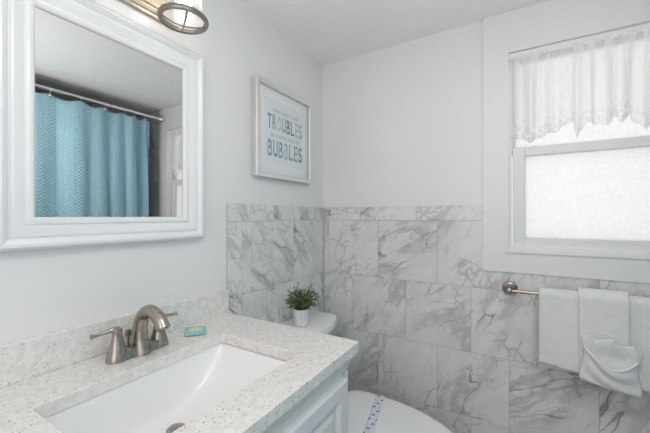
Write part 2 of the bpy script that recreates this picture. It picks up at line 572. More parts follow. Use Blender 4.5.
# ---- marble tiles
def tile_panel(bm, bmg, rects, place, hole=None, depth=0.008, seed=1, gap=0.0011, rotbase=0.6):
    """each tile keeps its own patch of vein pattern through its UVs"""
    uvl = bm.loops.layers.uv.verify()
    rnd = random.Random(seed)
    for (a0, a1, z0, z1) in rects:
        ox, oy = rnd.uniform(-40, 40), rnd.uniform(-40, 40)
        ang = rotbase + rnd.uniform(-0.35, 0.35)
        ca, sa = math.cos(ang), math.sin(ang)
        ac, zc_ = (a0 + a1) / 2, (z0 + z1) / 2
        A0, A1, Z0, Z1 = a0 + gap, a1 - gap, z0 + gap, z1 - gap
        pcs = [(A0, A1, Z0, Z1)]
        if hole:
            h0, h1, hz0, hz1 = hole
            if A1 > h0 and A0 < h1 and Z1 > hz0 and Z0 < hz1:
                pcs = []
                if Z0 < hz0: pcs.append((A0, A1, Z0, hz0))
                if A0 < h0: pcs.append((A0, h0, max(Z0, hz0), Z1))
                if A1 > h1: pcs.append((h1, A1, max(Z0, hz0), Z1))
        for (p0, p1, q0, q1) in pcs:
            if p1 - p0 < 0.003 or q1 - q0 < 0.003: continue
            b = 0.0006
            loops = [((p0, q0), (p1, q0), (p1, q1), (p0, q1))]
            back = [bm.verts.new(place(a, z, 0.0)) for a, z in loops[0]]
            mid = [bm.verts.new(place(a, z, depth - b)) for a, z in loops[0]]
            fr = [bm.verts.new(place(a, z, depth)) for a, z in ((p0 + b, q0 + b), (p1 - b, q0 + b), (p1 - b, q1 - b), (p0 + b, q1 - b))]
            crd = {}
            for vs_, pp in ((back, loops[0]), (mid, loops[0]), (fr, loops[0])):
                for v, q in zip(vs_, pp): crd[v] = q
            fcs = [bm.faces.new(fr)]
            for r1, r2 in ((back, mid), (mid, fr)):
                for k in range(4):
                    fcs.append(bm.faces.new((r1[k], r1[(k + 1) % 4], r2[(k + 1) % 4], r2[k])))
            for f in fcs:
                for lp in f.loops:
                    a, z = crd[lp.vert]
                    da, dz = a - ac, z - zc_
                    lp[uvl].uv = (ox + da * ca - dz * sa, oy + da * sa + dz * ca)
    return bm

ROW = [1.304, 1.229, 0.920, 0.614, 0.309, 0.004]
PI_T = 0.3085
def rows(a_lo, a_hi, offs, z_rows):
    out = []
    for r, (zt, zb) in enumerate(zip(z_rows, z_rows[1:])):
        o0 = offs[r % len(offs)]
        k = math.floor((a_lo - o0) / PI_T)
        a = o0 + k * PI_T
        while a < a_hi - 1e-6:
            x0, x1 = max(a, a_lo), min(a + PI_T, a_hi)
            if x1 - x0 > 0.004: out.append((x0, x1, zb, zt))
            a += PI_T
    return out

CX0, CX1, CZ0 = 0.865, 1.655, 1.003      # window casing
# back wall: border course then the staggered courses
back = [(0.012, 0.247, ROW[1], ROW[0]), (0.247, 0.559, ROW[1], ROW[0]), (0.559, 0.868, ROW[1], ROW[0])]
back += rows(0.012, CX1, [0.045, 0.197], ROW[1:])
pb = lambda a, z, h: (a, YB - 0.0005 - h, z)
tb = tile_panel(B(), None, back, pb, hole=(CX0, CX1 + .2, CZ0, 9), seed=11, rotbase=0.75)
struct('trim_1', tb, M['marble'])
bm = B(); box(bm, 0.0, CX1, YB - 0.0065, YB, 0, CZ0); box(bm, 0.0, CX0, YB - 0.0065, YB, CZ0, ROW[0] - 0.001)
struct('trim_2', bm, M['grout'])
# left wall
LY0 = 0.912
left = [(LY0, 1.195, ROW[1], ROW[0]), (1.195, 1.503, ROW[1], ROW[0]), (1.503, YB - 0.009, ROW[1], ROW[0])]
left += [(LY0, LY0 + 0.078, 1.075, ROW[1]), (LY0, LY0 + 0.078, 0.77, 1.075), (LY0, LY0 + 0.078, 0.46, 0.77), (LY0, LY0 + 0.078, 0.15, 0.46)]
left += rows(LY0 + 0.078, YB - 0.009, [1.046, 1.198], ROW[1:])
pl = lambda a, z, h: (0.0005 + h, a, z)
struct('trim_3', tile_panel(B(), None, left, pl, seed=5, rotbase=-0.6), M['marble'])
struct('trim_4', box(B(), 0, 0.0065, LY0, YB, 0, ROW[0] - 0.001), M['grout'])
# tub recess tiles (seen in the mirror, past the edge of the curtain)
rz = [2.15, 1.845, 1.54, 1.229, 0.92, 0.614, 0.309, 0.004]
pa = lambda a, z, h: (a, YB - 0.0005 - h, z)
struct('trim_5', tile_panel(B(), None, rows(CX1 + 0.002, XA - 0.01, [0.045 + 5 * PI_T, 0.197 + 5 * PI_T], rz), pa, seed=21), M['marble'])
pr = lambda a, z, h: (XA - 0.0005 - h, a, z)
struct('trim_6', tile_panel(B(), None, rows(0.10, YB - 0.01, [0.1, 0.25], rz), pr, seed=31), M['marble'])

# ------------------------------------------------------------------ window
win = tag(empty('window_1', (1.26, YB, CZ0)), kind='structure')
bm = B()
# flat casing boards, up to the ceiling
def ring(bm, x0, x1, z0, z1, X0, X1, Z0, Z1, y0, y1, bev=0.0):
    box(bm, x0, X0, y0, y1, z0, z1, bev); box(bm, X1, x1, y0, y1, z0, z1, bev)
    box(bm, X0, X1, y0, y1, z0, Z0, bev); box(bm, X0, X1, y0, y1, Z1, z1, bev)
ring(bm, CX0, CX1, CZ0, ZC - 0.0005, WX0, WX1, WZ0, WZ1, YB - 0.015, YB - 0.0005)
obj('window_frame', bm, M['trim'], win)
bm = B()   # jamb lining and stops
ring(bm, WX0 - 0.0, WX1, WZ0, WZ1, WX0 + 0.008, WX1 - 0.008, WZ0 + 0.006, WZ1 - 0.008, YB - 0.016, YB + 0.10)
ring(bm, WX0 + 0.008, WX1 - 0.008, WZ0 + 0.006, WZ1 - 0.008, WX0 + 0.020, WX1 - 0.020, WZ0 + 0.022, WZ1 - 0.02, YB + 0.012, YB + 0.024)
obj('window_jamb', bm, M['trim'], win)
box_s = box(B(), WX0 - 0.006, WX1 + 0.006, YB - 0.022, YB - 0.0165, WZ0 - 0.008, WZ0 + 0.004, 0.002)
obj('window_sill', box_s, M['trim'], win)
def sash(name, x0, x1, z0, z1, st, rt, rb, y0, y1):
    bm = B()
    prof = None
    box(bm, x0, x0 + st, y0, y1, z0, z1, 0.002); box(bm, x1 - st, x1, y0, y1, z0, z1, 0.002)
    box(bm, x0 + st, x1 - st, y0, y1, z0, z0 + rb, 0.002); box(bm, x0 + st, x1 - st, y0, y1, z1 - rt, z1, 0.002)
    s = obj(name, bm, M['trim'], win)
    p = obj('pane', box(B(), x0 + st, x1 - st, (y0 + y1) / 2 - 0.002, (y0 + y1) / 2 + 0.002, z0 + rb, z1 - rt), M['frosted'], s)
    return s
sash('lower_sash', WX0 + 0.022, WX1 - 0.022, WZ0 + 0.0225, 1.558, 0.047, 0.040, 0.033, YB + 0.025, YB + 0.052)
sash('upper_sash', WX0 + 0.010, WX1 - 0.010, 1.528, WZ1 - 0.012, 0.020, 0.025, 0.026, YB + 0.056, YB + 0.080)

# valance rod and sheer valance inside the opening, close to its face
VY = YB - 0.004
RZ = 1.958
rod = tag(empty('curtain_rod', ((WX0 + WX1) / 2, VY, RZ)), 'slim white rod spanning the top of the window, carrying the sheer valance', 'curtain rod')
bm = B(); box(bm, WX0 + 0.0085, WX1 - 0.0085, VY - 0.004, VY + 0.004, RZ - 0.013, RZ + 0.013, 0.003)
obj('rod', bm, M['white_wood'], rod)
for s in (0, 1):
    xx = WX0 + 0.0085 if s == 0 else WX1 - 0.0125
    obj('end_bracket', box(B(), xx, xx + 0.004, VY - 0.006, VY + 0.012, RZ - 0.015, RZ + 0.0145, 0.001), M['white_wood'], rod)

HEM = [(0.970, 1.588), (1.010, 1.582), (1.052, 1.568), (1.075, 1.577), (1.100, 1.590), (1.128, 1.598), (1.145, 1.606), (1.165, 1.618),
       (1.190, 1.630), (1.205, 1.588), (1.213, 1.568), (1.222, 1.592), (1.238, 1.622), (1.262, 1.610), (1.285, 1.614), (1.305, 1.608),
       (1.330, 1.635), (1.342, 1.612), (1.365, 1.634), (1.39, 1.60), (1.41, 1.57), (1.43, 1.60), (1.46, 1.63), (1.50, 1.60), (1.545, 1.585)]
def hemz(x):
    for (a, za), (b, zb) in zip(HEM, HEM[1:]):
        if x <= b:
            s = max(0, (x - a) / (b - a)); s = s * s * (3 - 2 * s)
            return za + (zb - za) * s
    return HEM[-1][1]
VX0, VX1 = WX0 + 0.013, WX1 - 0.013
def fold(x, t_):
    ph = x * 2 * PI / 0.060 + 1.3 * math.sin(x * 23) + 0.8 * math.sin(x * 51 + 1)
    amp = (0.004 + 0.015 * t_)
    return amp * math.sin(ph) + 0.003 * t_ * math.sin(x * 170)
def val_f(u, v):
    x = VX0 + (VX1 - VX0) * u
    zt = RZ - 0.004
    h = hemz(x)
    z = zt + (h - zt) * v
    top = 1 - sstep(0, 0.06, v)
    y = VY - 0.0075 + fold(x, sstep(0.0, 0.5, v)) * (1 - 0.7 * top) - 0.006 * v
    xx = x + 0.004 * v * math.sin(x * 2 * PI / 0.052 + 2)
    y = min(y, VY + 0.012)
    if v < 0.08: y = min(y, VY - 0.0050)
    return (max(VX0 - .002, min(VX1 + .002, xx)), y, z)
bm = B()
grid(bm, 360, 60, val_f, lambda u, v: (VX0 + (VX1 - VX0) * u * 1.5, (RZ - 0.004 - hemz(VX0 + (VX1 - VX0) * u)) * (1 - v)))
vo = obj('valance', bm, M['sheer'], smooth=80, origin=((VX0 + VX1) / 2, VY, RZ))
tag(vo, 'sheer white window valance with embroidered scalloped hem, gathered on a rod over the upper sash', 'valance')

# ------------------------------------------------------------------ wall mirror
GY0, GY1, GZ0, GZ1 = 0.308, 0.706, 1.249, 1.755
FW = 0.078
mir = tag(empty('wall_mirror', (0, 0.507, GZ0 - FW)), 'rectangular mirror in a wide white moulded frame, hung above the sink', 'mirror')
prof = [(0, 0.0), (0, 0.018), (0.0025, 0.026), (0.008, 0.0315), (0.015, 0.033), (0.0215, 0.0305), (0.0255, 0.026), (0.027, 0.0225),
        (0.030, 0.0225), (0.0315, 0.0255), (0.036, 0.0265), (0.043, 0.0240), (0.051, 0.0190), (0.056, 0.0172), (0.0575, 0.0150), (0.0605, 0.0150), (0.0615, 0.0185),
        (0.066, 0.0200), (0.072, 0.0185), (0.076, 0.0150), (FW, 0.0120), (FW, 0.004), (0.05, 0.0)]
obj('mirror_frame', rect_loft(B(), GY0 - FW, GY1 + FW, GZ0 - FW, GZ1 + FW, prof, lambda a, b, h: (0.0008 + h, a, b), cap=False), M['white_wood'], mir, smooth=28)
obj('mirror_glass', box(B(), 0.006, 0.0105, GY0 + 0.0003, GY1 - 0.0003, GZ0 + 0.0003, GZ1 - 0.0003), M['mirror'], mir)

# ------------------------------------------------------------------ vanity light
LX = 0.115
LY = [0.375, 0.637]
LZ = 1.856
vl = tag(empty('vanity_light', (0, 0.506, 1.89)), 'two lamp vanity light with caged glass shades on a champagne plate above the mirror', 'wall light')
bp = rect_loft(B(), 0.335, 0.677, 1.885, 1.995, [(0, 0), (0, 0.008), (0.002, 0.010), (0.010, 0.010), (0.013, 0.014), (0.022, 0.018), (0.026, 0.018), (0.028, 0.024), (0.032, 0.026)],
               lambda a, b, h: (0.0008 + h, a, b))
obj('backplate', bp, M['champagne'], vl)
for ly in LY:
    bm = B()
    tube(bm, catmull([(0.024, ly, 1.955), (0.06, ly, 1.965), (0.095, ly, 1.99), (LX, ly, 2.03), (LX, ly, 2.045)], 6), 0.009, 12)
    lathe(bm, LX, ly, [(0.0, 2.06), (0.02, 2.058), (0.03, 2.045), (0.058, 2.02), (0.06, 2.005), (0.0, 2.005)], 32)
    arm = obj('lamp_holder', bm, M['nickel'], vl, smooth=40)
    # cage: bottom band, four uprights, crossed wires bowing under the glass
    bm = B()
    R = 0.0715
    lathe(bm, LX, ly, [(R - 0.011, LZ), (R, LZ - 0.001), (R + 0.0025, LZ + 0.005), (R, LZ + 0.012), (R - 0.006, LZ + 0.013), (R - 0.012, LZ + 0.009)], 48, False, False)
    n = 48
    bm.verts.ensure_lookup_table()
    first = bm.verts[0:n]; last = bm.verts[5 * n:6 * n]
    for k in range(n):
        bm.faces.new((last[k], last[(k + 1) % n], first[(k + 1) % n], first[k]))
    for a in (1.1, 1.1 + PI / 2):
        dx, dy = math.cos(a), math.sin(a)
        pts = [(LX + dx * R * s * 0.95, ly + dy * R * s * 0.95, LZ + 0.004 - 0.018 * (1 - s * s)) for s in [q / 8 - 1 for q in range(17)]]
        tube(bm, pts, 0.0026, 8)
    cg = obj('cage', bm, M['nickel_dark'], vl, smooth=40)
    bm = B()
    lathe(bm, LX, ly, [(0.050, 2.004), (0.051, 1.97), (0.054, 1.92), (0.0575, 1.878), (0.0585, 1.866), (0.056, 1.864), (0.040, 1.859), (0.0, 1.857)], 40, False, True)
    sh = obj('lamp_shade', bm, M['shade'], vl, smooth=40)
    bm = B()
    bmesh.ops.create_icosphere(bm, subdivisions=2, radius=0.027)
    bmesh.ops.translate(bm, verts=bm.verts, vec=(LX, ly, 1.925))
    for v in bm.verts:
        if v.co.z > 1.935:
            k = (v.co.z - 1.935) / 0.02
            v.co.x = LX + (v.co.x - LX) * (1 - 0.25 * k); v.co.y = ly + (v.co.y - ly) * (1 - 0.25 * k); v.co.z += 0.012 * k
    obj('bulb', bm, M['bulb'], vl, smooth=60)

# ------------------------------------------------------------------ framed print
PY0, PY1, PZ0, PZ1 = 1.058, 1.490, 1.430, 1.868
pic = tag(empty('picture_frame', (0, (PY0 + PY1) / 2, PZ0)), 'square silver framed print with blue lettering about bubbles, hung right of the mirror', 'framed print')
pp = lambda a, b, h: (0.0008 + h, a, b)
obj('frame', rect_loft(B(), PY0, PY1, PZ0, PZ1, [(0, 0), (0, 0.026), (0.001, 0.027), (0.016, 0.027), (0.0175, 0.0255), (0.0175, 0.010), (0.0175, 0.0)], pp, cap=False), M['frame_silver'], pic)
mb = box(B(), 0.006, 0.0135, PY0 + 0.018, PY1 - 0.018, PZ0 + 0.018, PZ1 - 0.018)
matb = obj('mat_board', mb, M['mat_board'], pic)
ax0, ax1, az0, az1 = PY0 + 0.070, PY1 - 0.070, PZ0 + 0.075, PZ1 - 0.070
rect_p = rect_loft(B(), ax0 - 0.003, ax1 + 0.003, az0 - 0.003, az1 + 0.003, [(0, 0.0127), (0, 0.0135), (0.002, 0.0130)], pp)
prt = obj('print', rect_p, M['paper'], pic)
def text(s, yc, zc, h, width, mat, weight=0.0, name='lettering'):
    cu = bpy.data.curves.new('t', 'FONT')
    cu.body = s; cu.size = 1.0; cu.align_x = 'LEFT'; cu.extrude = 0.0; cu.offset = weight
    to = bpy.data.objects.new('t', cu); COL.objects.link(to)
    bpy.context.view_layer.update()
    me = bpy.data.meshes.new_from_object(to.evaluated_get(bpy.context.evaluated_depsgraph_get()))
    bpy.data.objects.remove(to)
    xs = [v.co.x for v in me.vertices]; ys = [v.co.y for v in me.vertices]
    x0, x1, y0, y1 = min(xs), max(xs), min(ys), max(ys)
    bm = B(); bm.from_mesh(me)
    for v in bm.verts:
        a = (v.co.x - x0) / (x1 - x0); b = (v.co.y - y0) / (y1 - y0)
        v.co = Vector((0.01415 + 0.0008, yc + (a - 0.5) * width, zc + (b - 0.5) * h))
    r = bmesh.ops.extrude_face_region(bm, geom=list(bm.faces))
    bmesh.ops.translate(bm, verts=[g for g in r['geom'] if isinstance(g, bmesh.types.BMVert)], vec=(-0.0006, 0, 0))
    return obj(name, bm, mat, prt)
pc = (ax0 + ax1) / 2 + 0.006
W_ = 0.282
def word(s, zc, h, cols):
    n = len(s); cw = W_ / n
    for i, ch in enumerate(s):
        text(ch, pc - W_ / 2 + cw * (i + 0.5), zc, h, cw * 0.78, M[cols[i]], 0.012)
text('WASH AWAY YOUR', pc, 1.753, 0.017, 0.205, M['ink_faint'], 0.0)
word('TROUBLES', 1.696, 0.070, ['ink_dark', 'ink_mid', 'ink_light', 'ink_mid', 'ink_dark', 'ink_dark', 'ink_light', 'ink_mid'])
text('IN A BATH FULL OF', pc, 1.634, 0.017, 0.225, M['ink_faint'], 0.0)
word('BUBBLES', 1.573, 0.078, ['ink_mid', 'ink_dark', 'ink_mid', 'ink_light', 'ink_mid', 'ink_mid', 'ink_dark'])

# ------------------------------------------------------------------ vanity cabinet
VX, VY0, VY1, VZ = 0.556, 0.105, 0.884, 0.838
cab = tag(empty('vanity_cabinet', (VX / 2, (VY0 + VY1) / 2, 0)), 'white panelled vanity cabinet under the speckled countertop', 'cabinet')
bm = B()
box(bm, 0.003, VX, VY0, VY1, 0.09, 0.108)
for q in ((0.003, VX, VY0, VY0 + 0.016), (0.003, VX, VY1 - 0.016, VY1), (VX - 0.018, VX, VY0 + 0.016, VY1 - 0.016), (0.003, 0.015, VY0 + 0.016, VY1 - 0.016)):
    box(bm, *q, 0.108, VZ - 0.0005)
box(bm, 0.02, VX - 0.06, VY0 + 0.01, VY1 - 0.01, 0.0, 0.09)
obj('body', bm, M['cabinet'], cab)
# stepped moulding under the worktop, mitred round the corner
mp = [(0.0, -0.052), (0.004, -0.050), (0.004, -0.044), (0.008, -0.038), (0.013, -0.026), (0.020, -0.018), (0.0235, -0.012), (0.0235, -0.0006), (0.0, -0.0006)]
bm = B()
rings = []
for (px, py), (nx, ny) in (((0.013, VY1), (0, 1)), ((VX, VY1), (1, 1)), ((VX, VY0), (1, -1)), ((0.013, VY0), (0, -1))):
    rings.append([(px + nx * (d + 0.0002), py + ny * (d + 0.0002) * (1 if py == VY0 else 0.75), VZ + z) for d, z in mp])
loft(bm, rings)
obj('moulding', bm, M['cabinet'], cab)
for a, b in ((VY1 - 0.022, VY1 - 0.001), (VY0 + 0.001, VY0 + 0.022)):   # corner strips
    obj('corner_trim', box(B(), VX + 0.0003, VX + 0.006, a, b, 0.09, VZ - 0.054, 0.002), M['cabinet'], cab)
dp = [(0, 0), (0, 0.014), (0.002, 0.016), (0.006, 0.0185), (0.044, 0.0185), (0.047, 0.015), (0.050, 0.015), (0.054, 0.010), (0.060, 0.007), (0.068, 0.007), (0.082, 0.012), (0.085, 0.012)]
ym = (VY0 + VY1) / 2
for a, b in ((VY0 + 0.028, ym - 0.002), (ym + 0.002, VY1 - 0.028)):
    obj('door', rect_loft(B(), a, b, 0.115, 0.772, dp, lambda a_, b_, h: (VX + 0.0008 + h, a_, b_)), M['cabinet'], cab)

# ------------------------------------------------------------------ countertop
KX, KY0, KY1, KZ0, KZ1 = 0.588, 0.085, 0.9055, 0.838, 0.868
SX0, SX1, SY0, SY1 = 0.176, 0.481, 0.2535, 0.7365
def rrect(x0, x1, y0, y1, r, n=6):
    out = []
    for cx, cy, a0 in ((x1 - r, y1 - r, 0), (x0 + r, y1 - r, 90), (x0 + r, y0 + r, 180), (x1 - r, y0 + r, 270)):
        for k in range(n + 1):
            a = math.radians(a0 + 90 * k / n)
            out.append((cx + r * math.cos(a), cy + r * math.sin(a)))
    return out
def plate_hole(outer_loops, inner_loops):
    """loops: list of (pts, z) from bottom to top, outside and inside; fills the caps"""
    bm = B()
    def wall(loops):
        R = [[bm.verts.new((x, y, z)) for x, y in pts] for pts, z in loops]
        for a, b in zip(R, R[1:]):
            for k in range(len(a)):
                bm.faces.new((a[k], a[(k + 1) % len(a)], b[(k + 1) % len(a)], b[k]))
        return R
    Ro, Ri = wall(outer_loops), wall(inner_loops)
    n = len(Ro[0])
    for i in (0, -1):
        for k in range(n):
            bm.faces.new((Ro[i][k], Ro[i][(k + 1) % n], Ri[i][(k + 1) % n], Ri[i][k]))
    return bm
top = tag(empty('countertop', (0.3, 0.5, KZ0)), 'speckled white quartz worktop with rectangular sink cutout, resting on the vanity', 'countertop')
e = 0.0018
bm = plate_hole([(rrect(0.0012, KX, KY0, KY1, 0.004), KZ0), (rrect(0.0012, KX, KY0, KY1, 0.004), KZ1 - e), (rrect(0.0012, KX - e, KY0 + e, KY1 - e, 0.003), KZ1)],
                [(rrect(SX0, SX1, SY0, SY1, 0.012), KZ0), (rrect(SX0, SX1, SY0, SY1, 0.012), KZ1 - e), (rrect(SX0 - e, SX1 + e, SY0 - e, SY1 + e, 0.0138), KZ1)])
obj('slab', bm, M['quartz'], top)
obj('backsplash', box(B(), 0.0012, 0.020, KY0, KY1, KZ1 + 0.0003, 0.9595, 0.0012), M['quartz'], top)
cb = box(B(), 0.0012, 0.0205, KY0, KY1, 0.9597, 0.9612, 0.0005)

# ------------------------------------------------------------------ sink
snk = tag(empty('sink', ((SX0 + SX1) / 2, (SY0 + SY1) / 2, 0.69)), 'white rectangular undermount sink set below the quartz worktop', 'sink')
sx, hx = (SX0 + SX1) / 2, (SX1 - SX0) / 2 + 0.004
sy, hy = (SY0 + SY1) / 2, (SY1 - SY0) / 2 + 0.004
RIM = KZ0 - 0.0008
def basin(u, v):
    # concentrate samples near the walls
    s = math.sin((u - 0.5) * PI); t_ = (v - 0.5) * 2
    s = math.copysign(1 - (1 - abs(s)) ** 1.0, s)
    f = max(0.0, 1 - abs(t_) ** 2.9)
    g = max(0.0, 1 - abs(s) ** 16)
    z = RIM - 0.124 * f * g
    # fall to the drain
    z -= 0.006 * f * g * math.exp(-((t_ * 2.2) ** 2))
    return (sx + hx * s, sy + hy * t_, z)
bm = B(); grid(bm, 72, 72, basin)
bs = obj('basin', bm, M['porcelain'], snk, smooth=80)
solid(bs, 0.007, 0)
bs.modifiers['thickness'].offset = -1 if bs.data.polygons[0].normal.z > 0 else 1
fl = plate_hole([(rrect(SX0 - 0.025, SX1 + 0.025, SY0 - 0.025, SY1 + 0.025, 0.02), KZ0 - 0.012), (rrect(SX0 - 0.025, SX1 + 0.025, SY0 - 0.025, SY1 + 0.025, 0.02), KZ0 - 0.0006)],
                [(rrect(SX0 - 0.004, SX1 + 0.004, SY0 - 0.004, SY1 + 0.004, 0.012), KZ0 - 0.012), (rrect(SX0 - 0.004, SX1 + 0.004, SY0 - 0.004, SY1 + 0.004, 0.012), KZ0 - 0.0006)])
obj('rim', fl, M['porcelain'], snk)
DX, DY, DZ = 0.283, 0.497, 0.7080
bm = B()
lathe(bm, DX, DY, [(0.0, DZ), (0.031, DZ), (0.031, DZ + 0.003), (0.027, DZ + 0.005), (0.024, DZ + 0.003), (0.0, DZ + 0.003)], 36)
dr = obj('drain', bm, M['nickel'], snk, smooth=35)
bm = B()
lathe(bm, DX, DY, [(0.0, DZ + 0.0032), (0.006, DZ + 0.0032), (0.006, DZ + 0.014), (0.022, DZ + 0.015), (0.023, DZ + 0.018), (0.020, DZ + 0.0205), (0.010, DZ + 0.023), (0.0, DZ + 0.0235)], 36)
obj('stopper', bm, M['nickel'], dr, smooth=35)

# ------------------------------------------------------------------ faucet
FX, FY, FZ = 0.092, 0.512, KZ1 + 0.0004
fau = tag(empty('faucet', (FX, FY, FZ)), 'brushed nickel two handle faucet with arched spout on the worktop behind the sink', 'faucet')
bm = B()
# base bridge
rings = []
def stad(hl, hw, z, n=10):
    out = []
    for s, a0 in ((1, -0), (-1, 180)):
        for k in range(n + 1):
            a = math.radians(a0 + 180 * k / n)
            out.append((FX + hw * math.cos(a), FY + s * hl + hw * math.sin(a), z))
    return out
loft(bm, [stad(0.057, 0.0245, FZ), stad(0.057, 0.0245, FZ + 0.004), stad(0.057, 0.022, FZ + 0.010), stad(0.057, 0.0195, FZ + 0.022), stad(0.057, 0.0165, FZ + 0.024)])
obj('base', bm, M['nickel'], fau, smooth=40)
for s in (-1, 1):
    hyc = FY + s * 0.058
    bm = B()
    lathe(bm, FX, hyc, [(0.0265, FZ), (0.0268, FZ + 0.004), (0.0255, FZ + 0.010), (0.0225, FZ + 0.022), (0.0185, FZ + 0.036), (0.0145, FZ + 0.052), (0.0118, FZ + 0.066), (0.0112, FZ + 0.076), (0.012, FZ + 0.079), (0.0112, FZ + 0.083), (0.007, FZ + 0.0855)], 32)
    hd = obj('handle', bm, M['nickel'], fau, smooth=40)
    bm = B()
    zt = FZ + 0.0795
    pts = catmull([(FX, hyc - s * 0.004, zt), (FX - 0.001, hyc + s * 0.014, zt + 0.003), (FX - 0.003, hyc + s * 0.030, zt + 0.001), (FX - 0.004, hyc + s * 0.046, zt - 0.001), (FX - 0.005, hyc + s * 0.060, zt - 0.001)], 5)
    nn = len(pts)
    rad = [0.0085 - 0.0042 * sstep(0, 0.6, i / (nn - 1)) + 0.0025 * sstep(0.85, 1, i / (nn - 1)) for i in range(nn)]
    tube(bm, pts, rad, 14)
    obj('lever', bm, M['nickel'], hd, smooth=50)
# spout: deep fin shaped foot rising into a thick arch, flared mouth
ctrl = [(FX + 0.002, FZ + 0.000, .036, .0235), (FX + 0.001, FZ + 0.020, .032, .0220), (FX + 0.002, FZ + 0.045, .0265, .0195), (FX + 0.006, FZ + 0.075, .0215, .0175), (FX + 0.017, FZ + 0.103, .0185, .0165),
        (FX + 0.036, FZ + 0.119, .0175, .0162), (FX + 0.060, FZ + 0.1235, .0172, .0162), (FX + 0.084, FZ + 0.117, .0170, .0166), (FX + 0.102, FZ + 0.103, .0172, .0172), (FX + 0.113, FZ + 0.086, .0180, .0182)]
P3 = catmull([(c[0], 0, c[1]) for c in ctrl], 6)
S3 = catmull([(c[2], c[3], 0) for c in ctrl], 6)
rings = []
for i, (p, s_) in enumerate(zip(P3, S3)):
    tn = (P3[min(i + 1, len(P3) - 1)] - P3[max(i - 1, 0)]).normalized()
    if i == 0: tn = Vector((0, 0, 1))
    nr = Vector((tn.z, 0, -tn.x))
    rings.append([Vector((p.x, FY, p.z)) + nr * (s_.x * math.cos(2 * PI * k / 28)) + Vector((0, 1, 0)) * (s_.y * math.sin(2 * PI * k / 28)) for k in range(28)])
bm = B(); loft(bm, rings)
sp = obj('spout', bm, M['nickel'], fau, smooth=50)
tn = (P3[-1] - P3[-2]).normalized()
bm = B(); lathe_axis(bm, Vector((P3[-1].x, FY, P3[-1].z)) + tn * 0.0002, tn, [(0.0135, 0), (0.0135, 0.002), (0.0115, 0.003)])
obj('aerator', bm, M['nickel_dark'], sp, smooth=40)
bm = B()
lathe(bm, FX - 0.047, FY - 0.004, [(0.003, FZ), (0.003, FZ + 0.038), (0.007, FZ + 0.039), (0.0085, FZ + 0.046), (0.0080, FZ + 0.054), (0.004, FZ + 0.057)], 16)
obj('lift_rod', bm, M['nickel_dark'], fau, smooth=40)

# ------------------------------------------------------------------ soap packet
so = Vector((0.0885, 0.699, KZ1 + 0.0004))
bm = B()
ang = math.radians(52)
ux, uy = Vector((math.cos(ang), math.sin(ang), 0)), Vector((-math.sin(ang), math.cos(ang), 0))
def soap(u, v, top_=True):
    a, b = (u - .5) * 2, (v - .5) * 2
    puff = max(0, (1 - abs(a) ** 6)) ** 0.6 * max(0, (1 - abs(b) ** 4)) ** 0.6
    return so + ux * (a * 0.033) + uy * (b * 0.042) + Vector((0, 0, 0.003 + (0.005 if top_ else -0.003) * puff))
grid(bm, 20, 24, lambda u, v: soap(u, v, True), lambda u, v: (u, v))
grid(bm, 20, 24, lambda u, v: soap(u, v, False), lambda u, v: (u, v))
s = obj('soap_packet', bm, M['soap'], smooth=60, origin=so, weld=True)
tag(s, 'small teal and yellow wrapped soap packet lying on the worktop right of the faucet', 'soap')

# ------------------------------------------------------------------ toilet
TY = 1.240
toi = tag(empty('toilet', (0.40, TY, 0)), 'white toilet with closed lid, between the vanity and the tiled wall', 'toilet')
def tankring(z, hw, x0, xc, r=0.03, bow=0.062, n=24):
    """back edge at x0, front bowing out to xc in the middle"""
    pts = []
    for k in range(n + 1):
        a = -1 + 2 * k / n
        xx = xc - bow * abs(a) ** 2.6
        yy = TY + a * hw
        rr = max(0, abs(a) - 0.90) / 0.10
        xx -= 0.022 * rr ** 2
        pts.append((xx, yy, z))
    pts.append((x0, TY + hw, z)); pts.append((x0, TY - hw, z))
    return pts
bm = B()
loft(bm, [tankring(0.375, 0.20, 0.030, 0.205), tankring(0.40, 0.215, 0.025, 0.213), tankring(0.55, 0.232, 0.022, 0.218), tankring(0.6995, 0.242, 0.020, 0.222)])
obj('tank', bm, M['porcelain'], toi, smooth=40)
bm = B()
loft(bm, [tankring(0.700, 0.258, 0.014, 0.240), tankring(0.704, 0.262, 0.012, 0.244), tankring(0.726, 0.262, 0.012, 0.244), tankring(0.733, 0.259, 0.014, 0.241), tankring(0.735, 0.254, 0.018, 0.236)])
obj('tank_lid', bm, M['porcelain'], toi, smooth=35)
def bowl_out(z, hw, xb, xm, xt, n=40, pw=2.0):
    """outline: squarish back at xb, widest at xm, tip at xt"""
    pts = []
    for k in range(n):
        a = 2 * PI * k / n
        c, s_ = math.cos(a), math.sin(a)
        if c >= 0:
            x = xm + (xt - xm) * c; y = hw * s_
        else:
            x = xm - (xm - xb) * abs(c) ** 0.45; y = hw * math.copysign(abs(s_) ** 0.72, s_)
        pts.append((x, TY + y, z))
    return pts
bm = B()
loft(bm, [bowl_out(0.0, 0.105, 0.20, 0.34, 0.60), bowl_out(0.04, 0.10, 0.20, 0.34, 0.59), bowl_out(0.16, 0.095, 0.22, 0.36, 0.60), bowl_out(0.27, 0.13, 0.22, 0.42, 0.70),
          bowl_out(0.34, 0.170, 0.20, 0.45, 0.79), bowl_out(0.372, 0.178, 0.05, 0.46, 0.812), bowl_out(0.3745, 0.174, 0.05, 0.46, 0.806)])
obj('bowl', bm, M['porcelain'], toi, smooth=45)
bm = B()
loft(bm, [bowl_out(0.378, 0.180, 0.30, 0.46, 0.824), bowl_out(0.381, 0.183, 0.30, 0.46, 0.828), bowl_out(0.393, 0.183, 0.30, 0.46, 0.828), bowl_out(0.396, 0.179, 0.30, 0.46, 0.822)])
obj('seat', bm, M['plastic'], toi, smooth=35)
